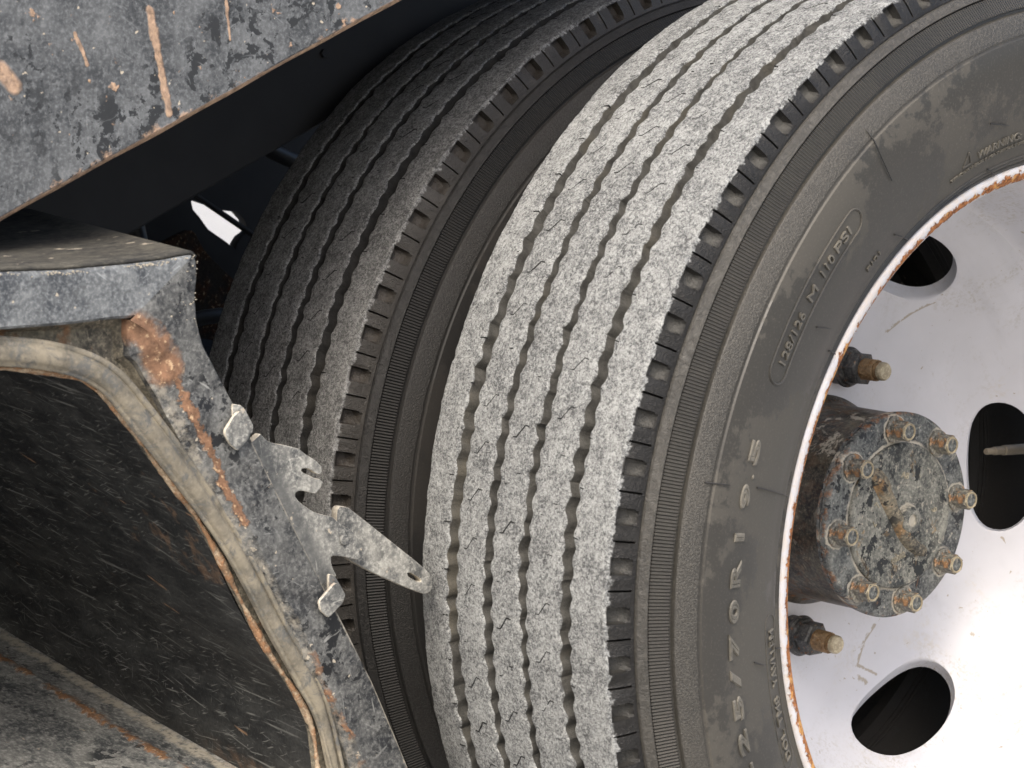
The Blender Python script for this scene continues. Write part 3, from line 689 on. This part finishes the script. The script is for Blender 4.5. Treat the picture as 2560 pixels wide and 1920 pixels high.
# ------------------------------------------------------------------ open steel storage box in front of the wheels
XF = -.05; BX = (XF, -.55, -.10)
OUT = [(-0.7920, 0.1690), (-0.7201, 0.1713), (-0.702, 0.172), (-0.6647, 0.1732), (-0.626, 0.1766), (-0.6061, 0.1788), (-0.5930, 0.1812), (-0.5868, 0.1819), (-0.5842, 0.1796), (-0.5838, 0.1694), (-0.5847, 0.1604), (-0.5832, 0.1454), (-0.5786, 0.1315), (-0.5727, 0.1223), (-0.5623, 0.1056), (-0.5547, 0.0931), (-0.5468, 0.0801), (-0.4932, -0.0105), (-0.4822, -0.0272), (-0.4549, -0.0725), (-0.4359, -0.109), (-0.4262, -0.1283), (-0.4138, -0.156), (-0.4012, -0.1858)]
CREASE = [(-0.5955, 0.1164), (-0.5757, 0.0829), (-0.5593, 0.0489), (-0.5131, -0.0244), (-0.4865, -0.0743), (-0.4684, -0.1049), (-0.4569, -0.1242), (-.4420, -.158)]
INNER = [(-0.6232, 0.1259), (-0.6177, 0.1218), (-0.6023, 0.0987), (-0.5746, 0.0497), (-0.5442, 0.0074), (-0.5212, -0.0236), (-0.4994, -0.0623), (-0.4772, -0.0967), (-0.4676, -0.1227), (-0.4558, -0.1498), (-.4480, -.172)]
LIP = [(-.7920, .1410), (-0.7195, 0.1414), (-0.7013, 0.1412), (-0.664, 0.1433), (-0.6382, 0.1459), (-0.6251, 0.1464)]
GC = [(-.7920, .1365), (-0.7257, 0.1325), (-0.7011, 0.1305), (-0.6758, 0.1285), (-0.6497, 0.1225), (-0.6318, 0.1125), (-0.6169, 0.0959), (-0.5941, 0.0706), (-0.5705, 0.0412), (-0.5544, 0.02), (-0.5378, -0.005), (-0.5208, -0.034), (-0.5014, -0.0621), (-0.4859, -0.0885), (-0.4761, -0.1216), (-0.4687, -0.1479), (-.4630, -.172)]
GIN = [(-.7920, .1270), (-0.7255, 0.1241), (-0.7009, 0.122), (-0.667, 0.1197), (-0.6425, 0.1136), (-0.6186, 0.0912), (-0.6014, 0.0677), (-0.5762, 0.0399), (-0.5621, 0.0189), (-0.5476, -0.0059), (-0.5329, -0.0311), (-0.5201, -0.0514), (-0.5031, -0.0724), (-0.492, -0.0913), (-0.4874, -0.1025), (-0.4846, -0.1204), (-0.4793, -0.1463), (-.474, -.170)]
def L(x, y, z): return (x - BX[0], y - BX[1], z - BX[2])
def mask_line(pts, w0, w1, nscale, namp, gate=None):
    """rust along a (y, z) polyline given in box space"""
    def f(m):
        x, y, z = m.sep(); d = m.ma('MULTIPLY', m.ma('SUBTRACT', m.noise(nscale, 5, .7), .5), namp)
        y2, z2 = m.ma('ADD', y, d), m.ma('ADD', z, d); o = None
        for p, q in zip(pts[:-1], pts[1:]):
            k = m.seg(y2, z2, (p[0] - BX[1], p[1] - BX[2]), (q[0] - BX[1], q[1] - BX[2]), w0)
            o = k if o is None else m.mx(o, k)
        o = m.rng(o, .3, .6)
        if gate: o = m.mul(o, m.rng(m.noise(gate, 3, .6), .44, .56))
        return o
    return f
def frame_rust(m):
    a = mask_line([(-.5985, .122), (-.588, .100), (-.5750, .078), (-.5593, .0489), (-.5480, .030)], .0036, 0, 150, .010)(m)
    b = mask_line([(-.4990, -.050), (-.4865, -.0743), (-.4684, -.1049), (-.4520, -.137)], .0032, 0, 150, .010, 60)(m)
    c = mask_line([(-.6200, .1420), (-.6090, .1330), (-.6010, .1180)], .0150, 0, 60, .014)(m)
    return m.mul(m.mx(a, b, c), .95)
FRAMEMAT = mat_steel('dusty_blue_black_paint', (.048, .054, .062), (.215, .228, .232), .95, .25, .9, frame_rust,   .6, scratch=.9, rustcol=(.27, .150, .095))
box = thing('storage_box', 'open dusty black steel box with rubber door seal, missing its door, left of the tyres', 'storage box', BX)
def post_mud(m):
    a = mask_line([(-.6150, .120), (-.5990, .0990), (-.5700, .0480), (-.5400, .0060), (-.5160, -.0300), (-.4940, -.0680), (-.4720, -.1100), (-.455, -.150)], .0085, 0, 200, .008)(m)
    e = mask_line([tuple(p) for p in resample(OUT[11:], 7)], .0024, 0, 300, .0015)(m)
    return m.mx(m.mul(a, m.rng(m.noise(150, 4, .75), .40, .60), .55), m.mul(e, m.rng(m.noise(90, 3), .35, .5), .7))
# face frame: top strip and slanted right strip, folded section
def frame():
    n1, n2 = 60, 150
    oT = resample(OUT[:8], n1); iT = resample(LIP, n1)
    V, F, UV = [], [], []
    us = [0, .03, .08, .2, .35, .5, .65, .8, .92, .97, 1.0]
    for i in range(n1):
        for uu in us:
            p = oT[i] * (1 - uu) + iT[i] * uu
            dx = -.0030 * (uu == 0) - .0007 * (uu == .03) - .012 * (uu == 1.0) - .002 * (uu == .97)
            dx -= .0030 * math.exp(-((uu - .95) / .2) ** 2) * 0
            V.append(L(XF + dx, p[0], p[1]))
    F += gridfaces(n1, len(us)); top = (V, F); V, F = [], []; k = 0
    oR = resample(OUT[7:], n2); cR = np.vstack([resample([(-.6251, .1464), (-.6120, .1390), (-.5990, .1225), CREASE[0]], 26), resample(CREASE, n2 - 26)]); iR = np.vstack([resample([(-.6251, .1464), (-.6245, .1360), INNER[0]], 14), resample(INNER, n2 - 14)])
    us2 = [0, .02, .06, .25, .5, .75, 1.0]; vs2 = [.06, .15, .4, .7, .92, 1.0]
    for i in range(n2):
        wob = .0010 * math.sin(i * .21) + .0006 * math.sin(i * .57)
        for uu in us2:
            p = oR[i] * (1 - uu) + cR[i] * uu; V.append(L(XF + (-.0030 if uu == 0 else (-.0007 if uu == .02 else 0)) + wob * uu, p[0], p[1]))
        for uu in vs2:
            p = cR[i] * (1 - uu) + iR[i] * uu; V.append(L(XF + wob - .0065 * uu ** .8 - (.006 if uu == 1 else 0), p[0], p[1]))
    F += [tuple(q + k for q in f) for f in gridfaces(n2, len(us2) + len(vs2))]
    return top, (V, F)
POSTMAT = mat_steel('scuffed_black_post', (.020, .022, .025), (.185, .187, .178), .80, .9, .9, frame_rust, .55, scratch=1.4, rustcol=(.29, .160, .095), pale=post_mud)
ft, fp = frame()
smooth(part('face_frame', ft, FRAMEMAT, box), 30); smooth(part('corner_post', fp, POSTMAT, box), 30)
D = np.array([-1, 0, .078])
def sweep_in(P, l0, l1, n, xs, wob=0):
    V = []
    for p in P:
        for t in np.linspace(l0, l1, n):
            q = np.array([xs, p[0], p[1]]) + D * t + np.array([0, wob * math.sin(p[0] * 60 + t * 9), wob * math.sin(p[1] * 40 + t * 14)])
            V.append(L(*q))
    return V, gridfaces(len(P), n)
TOPMAT = mat_steel('matt_black_dusty_top', (.022, .022, .022), (.15, .14, .11), .5, .1, .8, None, .8, (1, .4, 1), scratch=.3)
o = smooth(part('top_sheet', sweep_in(resample(OUT[:9], 60), 0.0031, .50, 30, XF), TOPMAT, box), 40)
sd = o.modifiers.new('thickness', 'SOLIDIFY'); sd.thickness = .002; sd.offset = 1
o = smooth(part('side_sheet', sweep_in(resample(OUT[8:], 60), 0.0031, .50, 12, XF), TOPMAT, box), 40)
def wall_rust(m):
    a = mask_line([(-.5980, .055), (-.5760, .032), (-.5600, .010), (-.5470, -.012)], .0050, 0, 55, .034, 90)(m)
    x, y, z = m.sep()
    h_ = m.ma('ADD', z, m.ma('MULTIPLY', x, .078)); b = m.mul(m.rng(m.ma('ADD', h_, m.ma('MULTIPLY', m.noise(50, 4, .7), -.03)), -.068, -.058, 1, 0), m.rng(x, -.16, -.05), m.rng(m.noise(70, 3), .42, .55))
    sp = m.mul(thr(m, m.noise(34, 3, .6, m.map(m.co(), (1, 1, .35), (R(-35), 0, 0))), .735, .75), .8)
    return m.mul(m.mx(m.mul(a, .6), b), .65)
def wall_mat():
    m = M('scratched_black_paint'); uv = m.uv(); f = m.noise(420, 4, .7); big = m.noise(9, 4, .6); md = m.noise(60, 5, .7, m.map(m.co(), (.3, 1, 1)))
    col = m.mix(m.rng(m.ma('ADD', md, m.ma('MULTIPLY', m.ma('SUBTRACT', f, .5), .4)), .42, .70), (.0125, .0138, .0150), (.048, .050, .049))
    gate = m.rng(big, .38, .60, .35, 1)
    for ang, sc, rat, lo, loc in ((8, 620, .05, .635, 0), (-9, 520, .035, .640, 3), (24, 700, .07, .650, 6), (-38, 680, .08, .69, 9), (75, 600, .08, .70, 12), (2, 260, .03, .655, 15)):
        v = m.map(m.map(uv, (1, 1, 1), (0, 0, R(ang)), (loc, loc, 0)), (1, rat, 1))
        nn = m.ma('ADD', m.noise(sc, 2, .5, v), m.ma('MULTIPLY', m.ma('SUBTRACT', m.noise(60, 2, .5, uv), .5), .12))
        col = m.mix(m.mul(m.rng(nn, lo, lo + .05), gate, .7), col, (.20, .203, .19))
    sp = m.rng(m.noise(230, 3, .6, uv), .67, .71); col = m.mix(m.mul(sp, gate, .8), col, (.20, .205, .20))
    k = wall_rust(m); o = m.noise(150, 2, .5, m.map(m.map(uv, (1, 1, 1), (0, 0, R(-12)), (7, 1, 0)), (1, .12, 1)))
    k = m.mx(k, m.mul(m.rng(o, .725, .74), .85)); rn = m.noise(160, 5, .7)
    col = m.mix(k, col, m.mix(m.rng(rn, .35, .65), (.10, .06, .035), (.32, .19, .11)))
    return m.done(col, .5, m.bump(f, .0003, .5), spec=.4)
WALLMAT = wall_mat()
gw = smoothline(GIN[4:], 90, 1)
o = smooth(part('end_wall', sweep_in(gw, .004, .52, 50, XF - .016, .0012), WALLMAT, box), 40)
arc = np.r_[0, np.cumsum(np.linalg.norm(np.diff(gw, axis=0), axis=1))]
setuv(o.data, [(u_, v_) for u_ in arc for v_ in np.linspace(.004, .52, 50)])
o = smooth(part('ceiling', sweep_in(resample(GIN[:5], 40), .004, .52, 12, XF - .016), WALLMAT, box), 40)
setuv(o.data, [(u_ / 200, v_) for u_ in range(40) for v_ in np.linspace(.004, .52, 12)])
# floor of the box: falls to the door sill, weld line parallel to the wall
fe = np.array([XF - .016, -.4775, -.1560])
def floor_rust(m):
    x, y, z = m.sep()
    e = m.ma('ABSOLUTE', m.ma('ADD', m.ma('SUBTRACT', y, fe[1] - BX[1] - .028), m.ma('MULTIPLY', m.ma('SUBTRACT', m.noise(90, 4, .7), .5), .020)))
    k = m.mul(m.rng(e, .0015, .0040, 1, 0), m.rng(m.noise(45, 3), .40, .52))
    f = m.ma('ADD', m.ma('ABSOLUTE', m.ma('SUBTRACT', y, fe[1] - BX[1] + .002)), m.ma('MULTIPLY', m.ma('SUBTRACT', m.noise(60, 5, .7), .5), .05))
    k2 = m.mul(m.rng(f, .004, .012, 1, 0), m.rng(x, -.14, -.04))
    return m.mul(m.mx(k, k2), .9)
FLOORMAT = mat_steel('dusty_grey_floor', (.060, .066, .070), (.34, .34, .315), .92, .8, .8, floor_rust, .75, (.6, 1, 1), rustcol=(.34, .17, .075), pale=lambda m: m.mul(m.rng(m.ma('ABSOLUTE', m.ma('ADD', m.ma('SUBTRACT', m.sep()[1], fe[1] - BX[1] - .006), m.ma('MULTIPLY', m.ma('SUBTRACT', m.noise(70, 5, .7), .5), .016))), .002, .006, 1, 0), m.rng(m.noise(150, 4, .7), .36, .52)))
def boxfloor():
    V = []; nl, ns = 60, 26
    ys = np.r_[np.linspace(.022, -.0255, 8), [-.0305, -.0325, -.035], np.linspace(-.05, -.40, 15)]
    for t in np.linspace(-.02, .50, nl):
        for s in ys:
            dz = -.0 - .30 * max(0, -s) * .35 + (.0022 * math.exp(-((s + .028) / .003) ** 2)) + (.35 * s if s > 0 else 0)
            q = fe + D * t + np.array([0, s, dz]); V.append(L(*q))
    return V, gridfaces(nl, len(ys))
smooth(part('floor', boxfloor(), FLOORMAT, box), 60)
# door opening flange behind the seal
BACKMAT = mat_steel('dusty_brown_flange', (.05, .047, .04), (.26, .23, .17), .85, .2, .6, lambda m: m.mul(thr(m, m.noise(60, 4, .6), .56, .66), .7), .8, rustcol=(.34, .17, .08))
def flange():
    a = np.vstack([resample(LIP, 50), resample([(-.6251, .1464), (-.6240, .1360), INNER[0]], 12), resample(INNER, 110)])
    b = smoothline(GIN, len(a), 0); b2 = []
    c = smoothline(GC, len(a), 0)
    V = []
    for i in range(len(a)):
        # nearest point of the seal line keeps the strip square to it
        k = int(np.argmin(((c - a[i]) ** 2).sum(1))); q = c[k]; e = b[int(np.argmin(((b - q) ** 2).sum(1)))]
        V += [L(XF - .010, *a[i]), L(XF - .016, *(a[i] * .8 + q * .2)), L(XF - .016, *q), L(XF - .0155, *e), L(XF - .020, *(e + (e - q) * .03))]
    return V, gridfaces(len(a), 5)
smooth(part('opening_flange', flange(), BACKMAT, box), 40)
LIPMAT = mat_steel('rusty_pinch_lip', (.20, .15, .10), (.42, .33, .23), .9, .1, .6, lambda m: m.mul(thr(m, m.noise(80, 5, .7), .45, .58), .9), .85, rustcol=(.32, .17, .085))
g1 = smoothline(GIN, 160, 1)
rr = .0019 + .0007 * np.sin(np.arange(160) * .35) + rng.normal(0, .0002, 160)
smooth(part('pinch_lip', tube([L(XF - .0125, p[0] - .0004, p[1] - .0006) for p in g1], rr, 8), LIPMAT, box), 60)
def seal(P, rad, seg=26):
    V = []
    for i, p in enumerate(P):
        t = (P[min(i + 1, len(P) - 1)] - P[max(i - 1, 0)]); t /= np.linalg.norm(t); nrm = np.array([-t[1], t[0]])
        for k in range(seg):
            w = 2 * math.pi * k / seg
            f = 1 - .30 * math.exp(-((w - .75) / .28) ** 2) - .16 * math.exp(-((w - 5.3) / .22) ** 2) + .05 * math.sin(i * .13 + 2 * w)
            q = p + nrm * math.sin(w) * rad[i] * f; V.append(L(XF - .0065 + gx[i] + math.cos(w) * rad[i] * .72 * f, *q))
    return V, [(i * seg + k, i * seg + (k + 1) % seg, (i + 1) * seg + (k + 1) % seg, (i + 1) * seg + k) for i in range(len(P) - 1) for k in range(seg)]
def gasket_mat():
    m = M('dusty_rubber_seal'); a = m.noise(30, 5, .65, m.map(m.co(), (1, 1, 1))); b = m.noise(380, 3, .6); c = m.noise(90, 5, .7, None, .8)
    col = m.mix(m.rng(a, .38, .58), (.095, .088, .072), (.26, .230, .172)); col = m.mix(m.rng(c, .50, .62), col, (.115, .115, .108))
    col = m.mix(m.mul(m.rng(b, .5, .7), .35), col, (.33, .29, .22))
    return m.done(col, .85, m.bump(b, .0004, .5, m.bump(c, .001, .4)))
g2 = smoothline(GC, 200, 1); s_ = np.linspace(0, 1, 200)
gr = np.interp(s_, [0, .28, .36, .42, .55, .66, .72, .78, .84, .9, 1], [.0082, .0086, .0090, .0088, .0076, .0070, .0072, .0080, .0056, .0052, .0056])
gx = np.interp(s_, [0, .3, .8, 1], [.0, .0, -.001, -.003])
SEALM = gasket_mat()
smooth(part('door_seal', seal(g2, gr * .9), SEALM, box), 60)
t3 = np.gradient(g2, axis=0); t3 /= np.linalg.norm(t3, axis=1)[:, None]; n3 = np.stack([-t3[:, 1], t3[:, 0]], 1)
for off, rad_, dx_, nm_ in ((.0062, .0021, .0012, 'seal_lip'), (-.0058, .0017, .0006, 'seal_lip')):
    g3 = g2 + n3 * (gr * off / .0085)[:, None]
    smooth(part(nm_, tube([L(XF - .0065 + dx_ + .0006 * math.sin(i * .11), *g3[i]) for i in range(200)], rad_ * (gr / .0085), 10), SEALM, box), 60)

# hinge remains
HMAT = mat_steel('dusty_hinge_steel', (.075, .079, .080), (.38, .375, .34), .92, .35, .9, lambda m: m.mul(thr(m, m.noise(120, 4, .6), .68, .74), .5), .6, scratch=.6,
    shade_mask=lambda m: m.mul(m.rng(m.seg(m.sep()[1], m.sep()[2], (-.5424 + .0064 - BX[1], .0778 - .0040 - BX[2]), (-.4905 + .0064 - BX[1], -.0070 - .0040 - BX[2]), .013), .2, .9), .75))  # dark gradient along the strip: its shade painted into the plate colour
HEDGE = mat_steel('pale_lit_edge', (.34, .31, .26), (.66, .61, .50), .9, .1, .5, lambda m: m.mul(thr(m, m.noise(120, 4, .6), .62, .70), .5), .7)  # pale colour on edge faces stands for light from above
HINGE = [(-0.5448, 0.0809), (-0.5403, 0.0769), (-0.5349, 0.0751), (-0.5268, 0.0736), (-0.5186, 0.0714), (-0.514, 0.0681), (-0.5065, 0.0639), (-0.5027, 0.0606), (-0.5021, 0.0575), (-0.5035, 0.0564), (-0.5060, .0572), (-.5090, .0592), (-.5125, .0606), (-.5160, .0604), (-.5168, .0588), (-.5150, .0572), (-.5100, .0550), (-.5060, .0532), (-.5032, .0528), (-0.5014, 0.0512), (-0.5027, 0.0482), (-0.5058, 0.0453), (-0.5094, 0.0459), (-0.5141, 0.0473), (-0.5177, 0.0475), (-0.5203, 0.0461), (-0.5203, 0.0438), (-0.5174, 0.0405), (-0.5127, 0.0372), (-0.5071, 0.0337), (-0.5006, 0.0317), (-0.4932, 0.0297), (-0.4883, 0.0255), (-0.4826, 0.0227), (-0.4778, 0.0193), (-0.4738, 0.0134), (-0.4697, 0.0076), (-0.4706, 0.0053), (-0.4743, 0.0036), (-0.479, 0.0048), (-0.4847, 0.0064), (-0.4913, 0.0073), (-0.4936, 0.0067), (-0.4934, 0.0023), (-0.4919, -0.0009), (-0.4894, -0.0051)]
BASE = [(-0.5424, 0.0778), (-0.5365, 0.067), (-0.5262, 0.0505), (-0.5148, 0.0336), (-0.5030, 0.0135), (-0.4905, -0.0070)]
HX = XF - .0085
HSH = lambda P, d=.0100: [(y + 1.04 * d, z - .19 * d) for y, z in P]
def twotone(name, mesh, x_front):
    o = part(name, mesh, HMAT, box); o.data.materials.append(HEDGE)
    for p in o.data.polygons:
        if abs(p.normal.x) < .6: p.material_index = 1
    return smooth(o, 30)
S2 = rounded([(-0.489, 0.0193), (-0.4852, 0.0182), (-0.4799, 0.0139), (-0.4822, 0.0137), (-0.487, 0.0164)], 4, .3)
HINGE = HSH(HINGE); BASE = [(y - .0125, z - .0045) for y, z in HSH(BASE)]; S2 = HSH(S2)
pl = plate([HINGE + BASE[::-1], S2], .0060, HX, .0004)
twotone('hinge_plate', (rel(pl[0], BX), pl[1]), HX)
ARM = [(-0.4838, 0.0051), (-0.49, 0.0201), (-0.4905, 0.0334), (-0.4887, 0.0353), (-0.4831, 0.0345), (-0.4793, 0.0319), (-0.4214, -0.009), (-0.418, -0.0174), (-0.4198, -0.0213), (-0.4247, -0.0221), (-0.4388, -0.0164), (-0.4634, -0.0056)]
ASLOT = [(-0.4382, -0.008), (-0.4348, -0.0079), (-0.4267, -0.0126), (-0.4261, -0.0151), (-0.43, -0.0147), (-0.4371, -0.0109)]
pl = plate([rounded(HSH(ARM, .0152), 4, .22), rounded(HSH(ASLOT, .0152), 4, .3)], .0062, HX - .0068, .0004)
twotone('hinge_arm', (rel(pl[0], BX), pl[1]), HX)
pv = revolve([(HX - .004, .0032), (HX + .0012, .0032), (HX + .0016, .0026), (HX + .0016, .0002)], 20); pv = ([(x, y - .4742, z + .0143) for x, y, z in pv[0]], pv[1])
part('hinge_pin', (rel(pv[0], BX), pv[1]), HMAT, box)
def clip(front, back):
    f = rounded(front, 3, .15); p = plate([f], .0026, XF + .0040, .0005); b = rounded(back, 3, .15); q = plate([b], .0026, XF + .0018, .0005)
    V, F = cat_([p, q]); return rel(V, BX), F
twotone('hinge_clip', clip([(-.5560, .0945), (-.5592, .0927), (-0.565, 0.0847), (-0.5653, 0.0825), (-0.5621, 0.0771), (-0.5572, 0.0731), (-0.5534, 0.076), (-0.5492, 0.0811), (-.5520, .0870)],
                           [(-0.5592, 0.0927), (-0.5594, 0.0983), (-0.5546, 0.0974), (-0.5523, 0.0955), (-0.5463, 0.0862), (-0.5466, 0.0825), (-.5500, .0800), (-.5560, .0860)]), XF)
twotone('hinge_clip', clip([(-0.4872, -0.0086), (-0.4806, -0.0160), (-0.4824, -0.021), (-0.4915, -0.0284), (-0.4968, -0.0238), (-0.498, -0.0188)],
                           [(-.4905, -.0040), (-0.4872, -0.0050), (-0.4800, -0.0150), (-0.4824, -0.020), (-.4900, -.0130)]), XF)
for o in box.children:
    if o.name.startswith('hinge_clip'): o['label'] = 'bent clip holding the hinge plate'

# dried mud crumbs along the folded edge of the box
crv, crf = [], []
def crumb(p, r):
    n = len(crv); q = [(1, 0, 0), (-.6, 0, 0), (0, 1, 0), (0, -1, 0), (0, 0, 1), (0, 0, -1)]
    for a_, b_, c_ in q:
        k = r * random.uniform(.5, 1.3); crv.append(L(p[0] + a_ * k * .6, p[1] + b_ * k * 1.5, p[2] + c_ * k))
    crf.extend([tuple(n + i for i in t) for t in ((0, 2, 4), (0, 4, 3), (0, 3, 5), (0, 5, 2), (1, 4, 2), (1, 3, 4), (1, 5, 3), (1, 2, 5))])
for p in resample(OUT[1:8], 400):
    dens = .35 + .35 * math.sin(p[0] * 130) + .2 * math.sin(p[0] * 41)
    if random.random() < dens: crumb((XF + .0002, p[0] + random.uniform(-.0005, .0005), p[1] - .0012 + random.gauss(0, .0006)), random.uniform(.0003, .0007))
for p in resample(OUT[7:12], 140):
    if random.random() < .12: crumb((XF + .0002, p[0] - abs(random.gauss(.003, .004)), p[1] + random.gauss(0, .002)), random.uniform(.00025, .0006))
CRM = M('dried_mud'); CRM = CRM.done(CRM.mix(CRM.noise(300, 2), (.30, .27, .21), (.50, .45, .36)), .95)
c_ = part('mud_crumbs', (crv, crf), CRM, box); c_['kind'] = 'stuff'
